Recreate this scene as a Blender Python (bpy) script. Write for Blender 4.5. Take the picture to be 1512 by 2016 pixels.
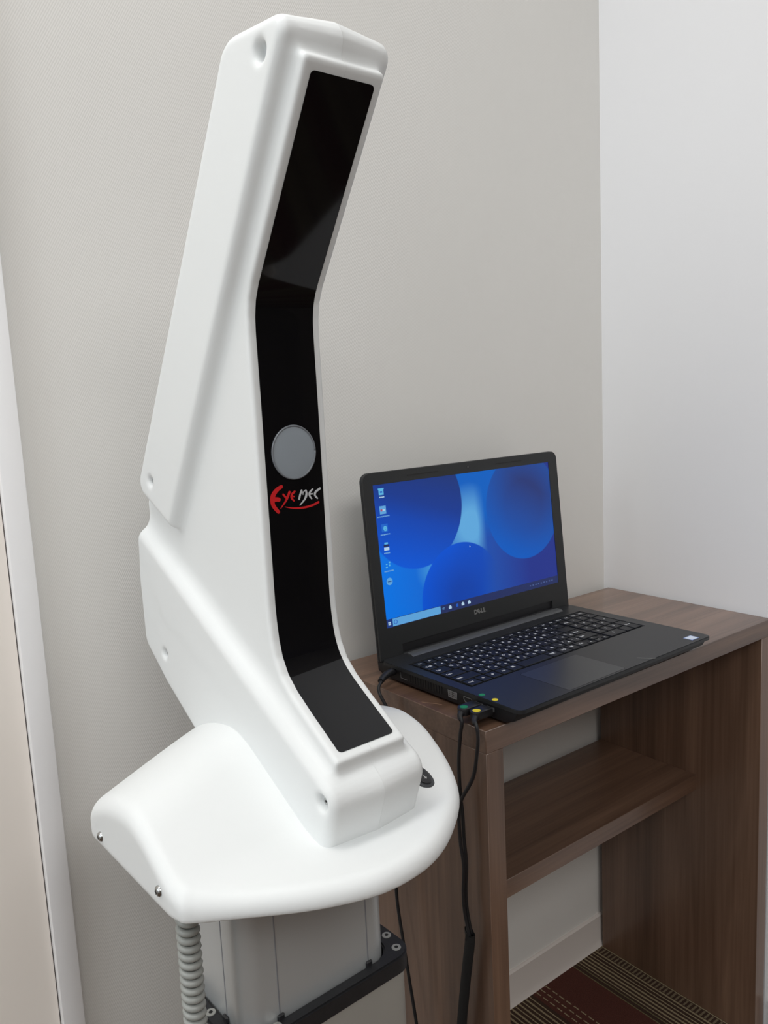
import bpy, bmesh, math, random
import numpy as np
from mathutils import Vector, Matrix
random.seed(7)

# ------------------------------------------------------------------ camera
scn = bpy.context.scene
C = scn.collection
for o in list(bpy.data.objects):
    bpy.data.objects.remove(o)
def cam_matrix(az, pitch, roll, loc):
    a, b, r = math.radians(az), math.radians(pitch), math.radians(roll)
    fw = Vector((math.sin(a)*math.cos(b), math.cos(a)*math.cos(b), -math.sin(b)))
    rt = Vector((math.cos(a), -math.sin(a), 0)); up = rt.cross(fw)
    rt2 = rt*math.cos(r) + up*math.sin(r); up2 = up*math.cos(r) - rt*math.sin(r)
    m = Matrix((rt2, up2, -fw)).transposed().to_4x4(); m.translation = Vector(loc)
    return m
cd = bpy.data.cameras.new('camera'); cam = bpy.data.objects.new('camera', cd); C.objects.link(cam)
cam.matrix_world = cam_matrix(37.0396, 8.2101, -2.749, (-1.19725, -0.91805, 1.07418))
cd.sensor_fit = 'HORIZONTAL'; cd.sensor_width = 36.0; cd.lens = 36.0*1607.31/1512.0
cd.clip_start = 0.02; cd.clip_end = 50
scn.camera = cam

# ------------------------------------------------------------------ world, lights, exposure
scn.view_settings.view_transform = 'Standard'
scn.view_settings.look = 'None'
scn.view_settings.gamma = 1.0
scn.view_settings.use_curve_mapping = False
scn.view_settings.exposure = -0.06
w = bpy.data.worlds.new('world'); scn.world = w; w.use_nodes = True
w.node_tree.nodes['Background'].inputs[0].default_value = (0.75, 0.78, 0.82, 1)
w.node_tree.nodes['Background'].inputs[1].default_value = 0.25
def area(name, loc, sx, sy, power, color, target=None):
    l = bpy.data.lights.new(name, 'AREA'); l.shape = 'RECTANGLE'; l.size = sx; l.size_y = sy
    l.energy = power; l.color = color
    o = bpy.data.objects.new(name, l); C.objects.link(o); o.location = loc
    if target is not None:
        o.rotation_euler = (Vector(target)-Vector(loc)).to_track_quat('-Z', 'Y').to_euler()
    return o
CW = (1.0, 0.995, 0.98)
area('ceiling_panel_light', (-1.50, -0.45, 2.47), 1.0, 0.4, 10.0, CW)
area('ceiling_panel_light', (-0.90, -0.40, 2.47), 0.8, 0.4, 3.5, CW)
area('ceiling_panel_light', (-1.30, -2.50, 2.47), 1.8, 1.2, 38.0, CW)
area('left_fill_light', (-3.05, -1.25, 1.65), 1.5, 1.3, 6.0, (0.86, 0.95, 1.0), (-0.9, -0.5, 1.0))  # cool fill added from the left, no window in the wall behind it
area('left_fill_light', (-3.05, -0.60, 1.65), 0.9, 1.3, 13.0, (0.86, 0.95, 1.0), (-0.9, -0.4, 1.0))  # second added fill, nearer the back wall, brightens the device's left side

# ------------------------------------------------------------------ materials
def srgb(r, g, b):
    f = lambda c: (c/255/12.92) if c/255 <= 0.04045 else ((c/255+0.055)/1.055)**2.4
    return (f(r), f(g), f(b), 1.0)
def mat(name, col, rough=0.5, metal=0.0, spec=0.5, coat=0.0, noise=None, bump=None, emit=None):
    m = bpy.data.materials.new(name); m.use_nodes = True
    nt = m.node_tree; b = nt.nodes['Principled BSDF']
    b.inputs['Base Color'].default_value = col
    b.inputs['Roughness'].default_value = rough
    b.inputs['Metallic'].default_value = metal
    b.inputs['Specular IOR Level'].default_value = spec
    b.inputs['Coat Weight'].default_value = coat
    tc = nt.nodes.new('ShaderNodeTexCoord')
    if noise:   # (scale, amount)
        n = nt.nodes.new('ShaderNodeTexNoise'); n.inputs['Scale'].default_value = noise[0]; n.inputs['Detail'].default_value = 4
        mx = nt.nodes.new('ShaderNodeMix'); mx.data_type = 'RGBA'
        mx.inputs[6].default_value = col; mx.inputs[7].default_value = tuple(c*(1-noise[1]) for c in col[:3])+(1,)
        nt.links.new(tc.outputs['Object'], n.inputs['Vector']); nt.links.new(n.outputs['Fac'], mx.inputs[0])
        nt.links.new(mx.outputs[2], b.inputs['Base Color'])
    if bump:    # (scale, strength, distance)
        n = nt.nodes.new('ShaderNodeTexNoise'); n.inputs['Scale'].default_value = bump[0]; n.inputs['Detail'].default_value = 3
        bp = nt.nodes.new('ShaderNodeBump'); bp.inputs['Strength'].default_value = bump[1]; bp.inputs['Distance'].default_value = bump[2]
        nt.links.new(tc.outputs['Object'], n.inputs['Vector']); nt.links.new(n.outputs['Fac'], bp.inputs['Height'])
        nt.links.new(bp.outputs['Normal'], b.inputs['Normal'])
    if emit:
        b.inputs['Emission Color'].default_value = emit; b.inputs['Emission Strength'].default_value = 1.0
    return m

def wallpaper(name, col, angle=55):
    m = mat(name, col, 0.75, spec=0.25); nt = m.node_tree; b = nt.nodes['Principled BSDF']
    tc = [n for n in nt.nodes if n.type == 'TEX_COORD'][0]
    mp = nt.nodes.new('ShaderNodeMapping'); mp.inputs['Rotation'].default_value = (0, math.radians(-30), 0)
    wv = nt.nodes.new('ShaderNodeTexWave'); wv.wave_type = 'BANDS'; wv.bands_direction = 'X'
    wv.inputs['Scale'].default_value = 140.0; wv.inputs['Distortion'].default_value = 1.0; wv.inputs['Detail'].default_value = 1.0
    wv.inputs['Detail Scale'].default_value = 3.0
    n2 = nt.nodes.new('ShaderNodeTexNoise'); n2.inputs['Scale'].default_value = 5.0
    bp = nt.nodes.new('ShaderNodeBump'); bp.inputs['Strength'].default_value = 0.17; bp.inputs['Distance'].default_value = 0.0005
    mx = nt.nodes.new('ShaderNodeMix'); mx.data_type = 'RGBA'
    mx.inputs[6].default_value = col; mx.inputs[7].default_value = tuple(c*0.97 for c in col[:3])+(1,)
    nt.links.new(tc.outputs['Object'], mp.inputs[0]); nt.links.new(mp.outputs[0], wv.inputs[0])
    nt.links.new(tc.outputs['Object'], n2.inputs[0]); nt.links.new(n2.outputs['Fac'], mx.inputs[0])
    nt.links.new(mx.outputs[2], b.inputs['Base Color'])
    nt.links.new(wv.outputs['Fac'], bp.inputs['Height']); nt.links.new(bp.outputs['Normal'], b.inputs['Normal'])
    return m

def wood(name, axis):
    """walnut laminate, grain running along the object axis 0/1/2"""
    m = bpy.data.materials.new(name); m.use_nodes = True; nt = m.node_tree; b = nt.nodes['Principled BSDF']
    tc = nt.nodes.new('ShaderNodeTexCoord')
    def stretched(s_long, s_cross):
        mp = nt.nodes.new('ShaderNodeMapping'); s = [s_cross]*3; s[axis] = s_long
        mp.inputs['Scale'].default_value = s; nt.links.new(tc.outputs['Object'], mp.inputs[0]); return mp
    m1 = stretched(1.2, 22.0); n1 = nt.nodes.new('ShaderNodeTexNoise'); n1.inputs['Scale'].default_value = 1.0
    n1.inputs['Detail'].default_value = 5; n1.inputs['Distortion'].default_value = 0.7
    m2 = stretched(5.0, 260.0); n2 = nt.nodes.new('ShaderNodeTexNoise'); n2.inputs['Scale'].default_value = 1.0; n2.inputs['Detail'].default_value = 3
    nt.links.new(m1.outputs[0], n1.inputs[0]); nt.links.new(m2.outputs[0], n2.inputs[0])
    ad = nt.nodes.new('ShaderNodeMath'); ad.operation = 'MULTIPLY_ADD'; ad.inputs[1].default_value = 0.30
    nt.links.new(n2.outputs['Fac'], ad.inputs[0]); nt.links.new(n1.outputs['Fac'], ad.inputs[2])
    cr = nt.nodes.new('ShaderNodeValToRGB'); e = cr.color_ramp.elements
    e[0].position = 0.40; e[0].color = (0.075, 0.040, 0.025, 1)
    e[1].position = 0.95; e[1].color = (0.270, 0.160, 0.106, 1)
    k = e.new(0.60); k.color = (0.142, 0.078, 0.049, 1)
    k = e.new(0.74); k.color = (0.188, 0.107, 0.069, 1)
    nt.links.new(ad.outputs[0], cr.inputs[0]); nt.links.new(cr.outputs[0], b.inputs['Base Color'])
    bp = nt.nodes.new('ShaderNodeBump'); bp.inputs['Strength'].default_value = 0.12; bp.inputs['Distance'].default_value = 0.0003
    nt.links.new(n2.outputs['Fac'], bp.inputs['Height']); nt.links.new(bp.outputs['Normal'], b.inputs['Normal'])
    b.inputs['Roughness'].default_value = 0.42; b.inputs['Specular IOR Level'].default_value = 0.5; b.inputs['Coat Weight'].default_value = 0.65; b.inputs['Coat Roughness'].default_value = 0.22
    return m

M = {}
M['wall_back'] = wallpaper('cream_wallpaper', srgb(231, 229, 225))
M['wall_side'] = mat('white_wallpaper', srgb(238, 238, 240), 0.75, spec=0.2, bump=(420, 0.12, 0.0004))
M['ceiling'] = mat('ceiling_white', srgb(235, 235, 232), 0.9)
M['dark_room'] = mat('room_taupe', srgb(118, 108, 98), 0.9)  # for unseen walls, kept dark so the glossy strip reflects little
M['trim'] = mat('door_casing_white', srgb(250, 249, 250), 0.45)
M['door'] = mat('door_cream', srgb(246, 238, 230), 0.5)
M['skirting'] = mat('skirting_vinyl', srgb(222, 214, 208), 0.6)
M['woodx'] = wood('walnut_grain_along', 0)
M['woodz'] = wood('walnut_grain_upright', 2)
M['white'] = mat('matt_white_plastic', srgb(233, 235, 235), 0.5, spec=0.3)
M['gloss'] = mat('glossy_black_panel', (0.004, 0.004, 0.005, 1), 0.05, spec=0.40)
M['lens'] = mat('frosted_lens', srgb(150, 158, 166), 0.38, spec=0.5)
M['lens_rim'] = mat('lens_rim', srgb(120, 124, 130), 0.3)
M['red'] = mat('logo_red', srgb(214, 28, 34), 0.4)
M['silver'] = mat('logo_silver', srgb(200, 202, 204), 0.4)
M['steel'] = mat('screw_steel', (0.45, 0.46, 0.46, 1), 0.28, metal=1.0)
M['zinc'] = mat('screw_zinc', (0.50, 0.50, 0.47, 1), 0.5, metal=0.6)
M['slot'] = mat('dark_slot', (0.01, 0.01, 0.01, 1), 0.6)
M['alu'] = mat('anodised_aluminium', srgb(200, 203, 204), 0.36, metal=0.45, noise=(3.0, 0.06))
M['alu_low'] = mat('painted_column_grey', srgb(176, 174, 168), 0.42, metal=0.25)
M['groove'] = mat('column_groove', srgb(150, 152, 158), 0.5, metal=0.4)
M['bracket'] = mat('black_polymer', (0.020, 0.020, 0.023, 1), 0.48, bump=(220.0, 0.25, 0.0006), noise=(60, 0.4))
M['coil'] = mat('grey_coiled_cord', srgb(160, 162, 158), 0.38)
M['rubber'] = mat('black_cord', (0.012, 0.012, 0.014, 1), 0.45)
M['sleeve'] = mat('black_sleeve', (0.008, 0.008, 0.009, 1), 0.7)
M['rocker'] = mat('rocker_dark', (0.030, 0.032, 0.036, 1), 0.4)
M['mark'] = mat('rocker_mark', srgb(200, 200, 200), 0.5)
M['lap'] = mat('laptop_black', (0.022, 0.023, 0.025, 1), 0.36, spec=0.30, bump=(900, 0.06, 0.0002))
M['lap_lid'] = mat('laptop_lid_bezel', (0.021, 0.022, 0.023, 1), 0.42, spec=0.4)
M['lap_dark'] = mat('laptop_recess', (0.006, 0.006, 0.008, 1), 0.55)
M['bar'] = mat('laptop_hinge_strip', (0.075, 0.078, 0.080, 1), 0.38)
M['key'] = mat('key_black', (0.013, 0.014, 0.017, 1), 0.45, spec=0.28)
M['legend'] = mat('key_legend', srgb(236, 238, 240), 0.5)
M['pad'] = mat('touchpad_black', (0.030, 0.032, 0.035, 1), 0.33)
M['port'] = mat('port_metal', srgb(150, 152, 155), 0.35, metal=0.7)
M['green'] = mat('green_dot', srgb(20, 130, 80), 0.5)
M['yellow'] = mat('yellow_dot', srgb(235, 215, 30), 0.5)
M['sticker'] = mat('sticker_white', srgb(215, 225, 240), 0.4)
M['sticker_edge'] = mat('sticker_blue', srgb(120, 140, 190), 0.4)
M['badge'] = mat('badge_silver', srgb(150, 150, 148), 0.35, metal=0.5)

# ------------------------------------------------------------------ object helpers
def link(o): C.objects.link(o); return o
def tagp(o, label=None, cat=None, group=None, kind=None):
    for k, v in (('label', label), ('category', cat), ('group', group), ('kind', kind)):
        if v: o[k] = v
    return o
def empty(name, loc=(0, 0, 0), rz=0.0, **kw):
    o = bpy.data.objects.new(name, None); o.empty_display_size = 0.05; link(o)
    o.location = loc; o.rotation_euler = (0, 0, rz); return tagp(o, **kw)
def obj(name, bm, m, parent=None, smooth=None, **kw):
    me = bpy.data.meshes.new(name)
    bm.normal_update(); bm.to_mesh(me); bm.free()
    ms = m if isinstance(m, (list, tuple)) else [m]
    for x in ms: me.materials.append(x)
    if smooth is not None:
        for p in me.polygons: p.use_smooth = True
        if smooth < 179: me.set_sharp_from_angle(angle=math.radians(smooth))
    o = bpy.data.objects.new(name, me); link(o)
    if parent is not None: o.parent = parent
    return tagp(o, **kw)
def box(bm, x0, x1, y0, y1, z0, z1, bev=0.0, seg=2, mi=0):
    r = bmesh.ops.create_cube(bm, size=1.0)
    vs = r['verts']
    for v in vs:
        v.co = Vector(((x0+x1)/2+v.co.x*(x1-x0), (y0+y1)/2+v.co.y*(y1-y0), (z0+z1)/2+v.co.z*(z1-z0)))
    fs = set(f for v in vs for f in v.link_faces)
    for f in fs: f.material_index = mi
    if bev > 0:
        es = list(set(e for v in vs for e in v.link_edges))
        bmesh.ops.bevel(bm, geom=es, offset=bev, segments=seg, profile=0.5, affect='EDGES', clamp_overlap=True)
    return bm
def boxbm(*a, **k): return box(bmesh.new(), *a, **k)
def prism(bm, pts, axis, a, b, bev=0.0, seg=2):
    """polygon pts (two coords) extruded along axis from a to b"""
    def mk(p, t):
        if axis == 2: return (p[0], p[1], t)
        if axis == 1: return (p[0], t, p[1])
        return (t, p[0], p[1])
    v0 = [bm.verts.new(mk(p, a)) for p in pts]; v1 = [bm.verts.new(mk(p, b)) for p in pts]
    f = [bm.faces.new(v0), bm.faces.new(v1)]
    n = len(pts)
    for i in range(n): f.append(bm.faces.new((v0[i], v0[(i+1) % n], v1[(i+1) % n], v1[i])))
    bmesh.ops.recalc_face_normals(bm, faces=f)
    if bev > 0:
        es = [e for e in f[0].edges] + [e for e in f[1].edges]
        bmesh.ops.bevel(bm, geom=es, offset=bev, segments=seg, profile=0.5, affect='EDGES', clamp_overlap=True)
    return bm
def rrect(x0, x1, y0, y1, r, n=6):
    out = []
    for cx, cy, a0 in ((x1-r, y1-r, 0), (x0+r, y1-r, 90), (x0+r, y0+r, 180), (x1-r, y0+r, 270)):
        for i in range(n+1):
            a = math.radians(a0+90*i/n); out.append((cx+r*math.cos(a), cy+r*math.sin(a)))
    return out
def cyl(bm, p, axis, r, h, n=24, r2=None, mi=0):
    """cylinder from p along direction axis"""
    d = Vector(axis).normalized(); q = d.to_track_quat('Z', 'Y').to_matrix().to_4x4()
    m = Matrix.Translation(Vector(p)+d*h/2) @ q
    r_ = bmesh.ops.create_cone(bm, cap_ends=True, segments=n, radius1=r, radius2=r if r2 is None else r2, depth=h, matrix=m)
    for f in set(f for v in r_['verts'] for f in v.link_faces): f.material_index = mi
    return bm
def catmull(P, n=8):
    P = [Vector(p) for p in P]; out = []
    for i in range(len(P)-1):
        p0 = P[max(i-1, 0)]; p1 = P[i]; p2 = P[i+1]; p3 = P[min(i+2, len(P)-1)]
        for k in range(n):
            t = k/n
            out.append(0.5*((2*p1)+(-p0+p2)*t+(2*p0-5*p1+4*p2-p3)*t*t+(-p0+3*p1-3*p2+p3)*t**3))
    out.append(P[-1]); return out
def tube(bm, P, r, n=10):
    P = [Vector(p) for p in P]; rings = []
    t = (P[1]-P[0]).normalized(); up = Vector((0, 0, 1)) if abs(t.z) < 0.9 else Vector((1, 0, 0))
    nrm = t.cross(up).normalized()
    for i, p in enumerate(P):
        if i == 0: t = (P[1]-P[0]).normalized()
        elif i == len(P)-1: t = (P[-1]-P[-2]).normalized()
        else: t = (P[i+1]-P[i-1]).normalized()
        nrm = (nrm-t*nrm.dot(t)).normalized(); b = t.cross(nrm)
        rr = r[i] if isinstance(r, (list, tuple)) else r
        rings.append([bm.verts.new(p+(nrm*math.cos(2*math.pi*k/n)+b*math.sin(2*math.pi*k/n))*rr) for k in range(n)])
    for a, b in zip(rings, rings[1:]):
        for k in range(n): bm.faces.new((a[k], a[(k+1) % n], b[(k+1) % n], b[k]))
    bm.faces.new(rings[0][::-1]); bm.faces.new(rings[-1])
    return bm

# ------------------------------------------------------------------ implicit surfaces (rounded moulded shells)
def fillet(poly, radii, n=6):
    out = []; N = len(poly)
    for i in range(N):
        p = np.array(poly[i], float); r = radii[i]
        if r <= 0: out.append(tuple(p)); continue
        a = np.array(poly[i-1], float)-p; b = np.array(poly[(i+1) % N], float)-p
        la, lb = np.linalg.norm(a), np.linalg.norm(b); a /= la; b /= lb
        th = math.acos(max(-1, min(1, float(a@b))))
        if math.pi-th < 0.02: out.append(tuple(p)); continue
        t = min(r/math.tan(th/2), la*0.48, lb*0.48); r_ = t*math.tan(th/2)
        c = p+(a+b)/np.linalg.norm(a+b)*(r_/math.sin(th/2))
        s, e = p+a*t-c, p+b*t-c
        a0 = math.atan2(s[1], s[0]); a1 = math.atan2(e[1], e[0]); d = (a1-a0+math.pi) % (2*math.pi)-math.pi
        for k in range(n+1):
            q = a0+d*k/n; out.append((c[0]+r_*math.cos(q), c[1]+r_*math.sin(q)))
    return out
def sdpoly(poly, X, Y):
    P = np.array(poly); N = len(P)
    d = np.full(X.shape, 1e9); s = np.ones(X.shape)
    for i in range(N):
        ax, ay = P[i]; bx, by = P[i-1]
        ex, ey = bx-ax, by-ay; wx, wy = X-ax, Y-ay
        h = np.clip((wx*ex+wy*ey)/(ex*ex+ey*ey+1e-20), 0, 1)
        qx, qy = wx-ex*h, wy-ey*h
        d = np.minimum(d, qx*qx+qy*qy)
        c1 = Y >= ay; c2 = Y < by; c3 = ex*wy > ey*wx
        flip = (c1 & c2 & c3) | (~c1 & ~c2 & ~c3)
        s = np.where(flip, -s, s)
    return s*np.sqrt(d)
def smin(a, b, k):
    h = np.maximum(k-np.abs(a-b), 0)/k
    return np.minimum(a, b)-h*h*k*0.25
def smax(a, b, k): return -smin(-a, -b, k)
def rext(d2, dx, r):
    a = d2+r; b = dx+r
    return np.minimum(np.maximum(a, b), 0)+np.sqrt(np.maximum(a, 0)**2+np.maximum(b, 0)**2)-r
def surface_nets(f, lo, hi, h, it=3):
    n = [int(math.ceil((hi[i]-lo[i])/h))+1 for i in range(3)]
    ax = [lo[i]+h*np.arange(n[i]) for i in range(3)]
    F = np.empty(n, dtype=np.float64)
    for s in range(0, n[0], 16):          # in slabs, to stay light
        X, Y, Z = np.meshgrid(ax[0][s:s+16], ax[1], ax[2], indexing='ij'); F[s:s+16] = f(X, Y, Z)
    ins = F < 0
    cs = [m-1 for m in n]
    cnt = np.zeros(cs); acc = np.zeros(cs+[3])
    offs = [(0,0,0),(1,0,0),(0,1,0),(1,1,0),(0,0,1),(1,0,1),(0,1,1),(1,1,1)]
    def sl(A, o): return A[o[0]:o[0]+cs[0], o[1]:o[1]+cs[1], o[2]:o[2]+cs[2]]
    for i in range(8):
        for j in range(i+1, 8):
            dd = [offs[j][k]-offs[i][k] for k in range(3)]
            if sum(abs(x) for x in dd) != 1: continue
            a, b = sl(F, offs[i]), sl(F, offs[j])
            m = (a < 0) != (b < 0)
            t = np.where(m, a/np.where(m, a-b, 1), 0)
            cnt += m
            for k in range(3): acc[..., k] += np.where(m, offs[i][k]+dd[k]*t, 0)
    act = cnt > 0
    idx = -np.ones(cs, dtype=np.int64); idx[act] = np.arange(act.sum())
    base = np.argwhere(act)
    V = (base+acc[act]/cnt[act][:, None])*h+np.array(lo)
    for _ in range(it):                    # pull the vertices onto the surface
        e = h*0.1
        g = np.stack([(f(V[:, 0]+e*(k == 0), V[:, 1]+e*(k == 1), V[:, 2]+e*(k == 2))
                       - f(V[:, 0]-e*(k == 0), V[:, 1]-e*(k == 1), V[:, 2]-e*(k == 2)))/(2*e) for k in range(3)], 1)
        d = f(V[:, 0], V[:, 1], V[:, 2]); gg = np.maximum((g*g).sum(1), 0.25)
        V -= np.clip(d/gg, -h, h)[:, None]*g*0.9
    quads = []
    for k in range(3):
        o1, o2 = [(1, 2), (2, 0), (0, 1)][k]
        A = F.take(range(0, n[k]-1), axis=k) < 0; B = F.take(range(1, n[k]), axis=k) < 0
        ch = np.argwhere(A != B)
        ok = (ch[:, o1] > 0) & (ch[:, o2] > 0) & (ch[:, o1] < cs[o1]) & (ch[:, o2] < cs[o2])
        ch = ch[ok]; sign = A[tuple(ch.T)]
        def gi(d1, d2):
            q = ch.copy(); q[:, o1] += d1; q[:, o2] += d2; return idx[tuple(q.T)]
        q = np.stack([gi(-1, -1), gi(0, -1), gi(0, 0), gi(-1, 0)], 1)
        q[~sign] = q[~sign][:, ::-1]
        quads.append(q)
    return V, np.concatenate(quads)
def net_mesh(name, f, lo, hi, h, m, seam=None):
    V, Q = surface_nets(f, lo, hi, h)
    if seam is not None:                   # half shell: the grid column that straddles the seam plane is slid onto it, the rest dropped
        u_c, u_s = seam
        k = np.where(np.abs(V[:, 0]-u_c) < h*0.75)[0]; V[k, 0] = u_c
        for _ in range(4):
            e = 0.0002; x, y, z = V[k, 0], V[k, 1], V[k, 2]
            gy = (f(x, y+e, z)-f(x, y-e, z))/(2*e); gz = (f(x, y, z+e)-f(x, y, z-e))/(2*e)
            d = f(x, y, z); q = np.maximum(gy*gy+gz*gz, 0.25); V[k, 1] -= d/q*gy; V[k, 2] -= d/q*gz
        V[k, 0] = u_s
        keep = (V[Q][:, :, 0] <= u_c+1e-6).all(1) & ~(np.abs(V[Q][:, :, 0]-u_s) < 1e-6).all(1); Q = Q[keep]
        used = np.unique(Q); mp = -np.ones(len(V), int); mp[used] = np.arange(len(used)); V = V[used]; Q = mp[Q]
    me = bpy.data.meshes.new(name); me.from_pydata(V.tolist(), [], Q.tolist()); me.materials.append(m)
    me.polygons.foreach_set('use_smooth', [True]*len(me.polygons)); me.update()
    return me

# ================================================================== THE SETTING
YW = 0.0125            # back wall face
XR = 0.004             # right wall face
XL, YF, ZC = -3.2, -3.6, 2.5
def struct(name, bm, m, **kw): return obj(name, bm, m, kind='structure', **kw)
struct('wall_back', boxbm(XL-0.1, XR+0.1, YW, YW+0.1, -0.02, ZC+0.1), M['wall_back'], label='cream twill wallpapered wall behind the white device and the desk')
struct('wall_right', boxbm(XR, XR+0.1, -1.0, YW, -0.02, ZC+0.1), M['wall_side'], label='white wall at the right end of the desk')  # ends out of view so the strip doesn't mirror more white wall
struct('wall_left', boxbm(XL-0.1, XL, YF, YW, -0.02, ZC+0.1), M['wall_side'])
struct('dark_reflection_wall', boxbm(XR+1.6, XR+1.7, YF, YW+0.1, -0.02, ZC+0.1), M['dark_room'])  # unseen, added as a dark backdrop for the strip's reflection
struct('added_return_wall', boxbm(XR+0.1, XR+1.6, -1.0, -0.9, -0.02, ZC+0.1), M['wall_side'])  # unseen, added to close off the dark extension
struct('wall_front', boxbm(XL-0.1, XR+1.7, YF-0.1, YF, -0.02, ZC+0.1), M['dark_room'])
struct('ceiling', boxbm(XL, XR+1.7, YF, YW, ZC, ZC+0.1), M['ceiling'])

def carpet():
    m = bpy.data.materials.new('striped_carpet'); m.use_nodes = True; nt = m.node_tree; b = nt.nodes['Principled BSDF']
    b.inputs['Roughness'].default_value = 0.95; b.inputs['Specular IOR Level'].default_value = 0.1
    tc = nt.nodes.new('ShaderNodeTexCoord'); sp = nt.nodes.new('ShaderNodeSeparateXYZ')
    nz = nt.nodes.new('ShaderNodeTexNoise'); nz.inputs['Scale'].default_value = 160; nz.inputs['Detail'].default_value = 2
    nt.links.new(tc.outputs['Object'], nz.inputs[0]); nt.links.new(tc.outputs['Object'], sp.inputs[0])
    def math_(op, a, b_=None, c_=None):
        n = nt.nodes.new('ShaderNodeMath'); n.operation = op
        for i, x in enumerate((a, b_, c_)):
            if x is None: continue
            if isinstance(x, (int, float)): n.inputs[i].default_value = x
            else: nt.links.new(x, n.inputs[i])
        return n.outputs[0]
    wob = math_('MULTIPLY_ADD', nz.outputs['Fac'], 0.0016, -0.0008)
    x = math_('ADD', sp.outputs[0], wob)
    def ramp(stops, fac):
        r = nt.nodes.new('ShaderNodeValToRGB'); r.color_ramp.interpolation = 'CONSTANT'; e = r.color_ramp.elements
        e[0].position = 0; e[0].color = stops[0][1]; e[1].position = stops[1][0]; e[1].color = stops[1][1]
        for p, c in stops[2:]: k = e.new(p); k.color = c
        nt.links.new(fac, r.inputs[0]); return r.outputs[0]
    # pattern repeats every 0.30 m across
    per = 0.30
    fr = math_('FRACT', math_('MULTIPLY', math_('ADD', x, 0.32), 1/per))   # 0 .. 1 over x from -0.32 to -0.02
    P = lambda xx: (xx+0.32)/per
    maroon, brown, beige, olive = (0.105, 0.038, 0.029, 1), (0.062, 0.036, 0.026, 1), (0.36, 0.29, 0.18, 1), (0.19, 0.16, 0.085, 1)
    st = [(0.0, brown)]
    xx = -0.3135
    while xx < -0.226: st += [(P(xx), beige), (P(xx+0.0030), brown)]; xx += 0.0088
    st += [(P(-0.224), maroon), (P(-0.114), olive), (P(-0.1115), brown)]
    r1 = ramp(st, fr)
    st2 = [(0.0, (0, 0, 0, 1))]
    for c in (-0.2165, -0.205, -0.192): st2 += [(P(c), beige), (P(c+0.0022), (0, 0, 0, 1))]
    st2 += [(P(-0.1118), brown), (P(-0.1055), olive), (P(-0.103), brown)]
    for c in (-0.0985, -0.0905, -0.0825, -0.0745, -0.0665, -0.0585, -0.0505): st2 += [(P(c), beige), (P(c+0.0030), brown)]
    st2 += [(P(-0.0305), beige), (P(-0.0275), brown)]
    r2 = ramp(st2, fr)
    right = math_('GREATER_THAN', fr, P(-0.1115))
    dash = math_('GREATER_THAN', math_('FRACT', math_('MULTIPLY', sp.outputs[1], 62.0)), 0.30)
    isline = math_('GREATER_THAN', nt.nodes.new('ShaderNodeSeparateColor').outputs[0], 0.2)
    sc = [n for n in nt.nodes if n.type == 'SEPARATE_COLOR'][0]; nt.links.new(r2, sc.inputs[0])
    f1 = math_('MAXIMUM', right, math_('MULTIPLY', isline, dash))
    mx = nt.nodes.new('ShaderNodeMix'); mx.data_type = 'RGBA'
    nt.links.new(f1, mx.inputs[0]); nt.links.new(r1, mx.inputs[6]); nt.links.new(r2, mx.inputs[7])
    # ladder band beside the panel
    inl = math_('MULTIPLY', math_('GREATER_THAN', fr, P(-0.0455)), math_('LESS_THAN', fr, P(-0.0305)))
    rung = math_('MULTIPLY', inl, math_('GREATER_THAN', math_('FRACT', math_('MULTIPLY', math_('ADD', sp.outputs[1], wob), 125.0)), 0.55))
    mx2 = nt.nodes.new('ShaderNodeMix'); mx2.data_type = 'RGBA'; mx2.inputs[7].default_value = (0.22, 0.17, 0.11, 1)
    nt.links.new(rung, mx2.inputs[0]); nt.links.new(mx.outputs[2], mx2.inputs[6])
    # fibre variation
    mx3 = nt.nodes.new('ShaderNodeMix'); mx3.data_type = 'RGBA'; mx3.blend_type = 'MULTIPLY'; mx3.inputs[0].default_value = 0.8
    n4 = nt.nodes.new('ShaderNodeTexNoise'); n4.inputs['Scale'].default_value = 700; nt.links.new(tc.outputs['Object'], n4.inputs[0])
    nt.links.new(mx2.outputs[2], mx3.inputs[6]); mr = nt.nodes.new('ShaderNodeMapRange'); mr.inputs['From Min'].default_value = 0.3; mr.inputs['From Max'].default_value = 0.7; mr.inputs['To Min'].default_value = 0.55; mr.inputs['To Max'].default_value = 1.15; nt.links.new(n4.outputs['Fac'], mr.inputs[0]); nt.links.new(mr.outputs[0], mx3.inputs[7])
    nt.links.new(mx3.outputs[2], b.inputs['Base Color'])
    bp = nt.nodes.new('ShaderNodeBump'); bp.inputs['Strength'].default_value = 0.7; bp.inputs['Distance'].default_value = 0.002
    nt.links.new(n4.outputs['Fac'], bp.inputs['Height']); nt.links.new(bp.outputs['Normal'], b.inputs['Normal'])
    return m
struct('floor', boxbm(XL, XR+1.7, YF, YW, -0.02, 0.0), carpet(), label='carpet with maroon bands and dashed beige stripes')

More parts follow.
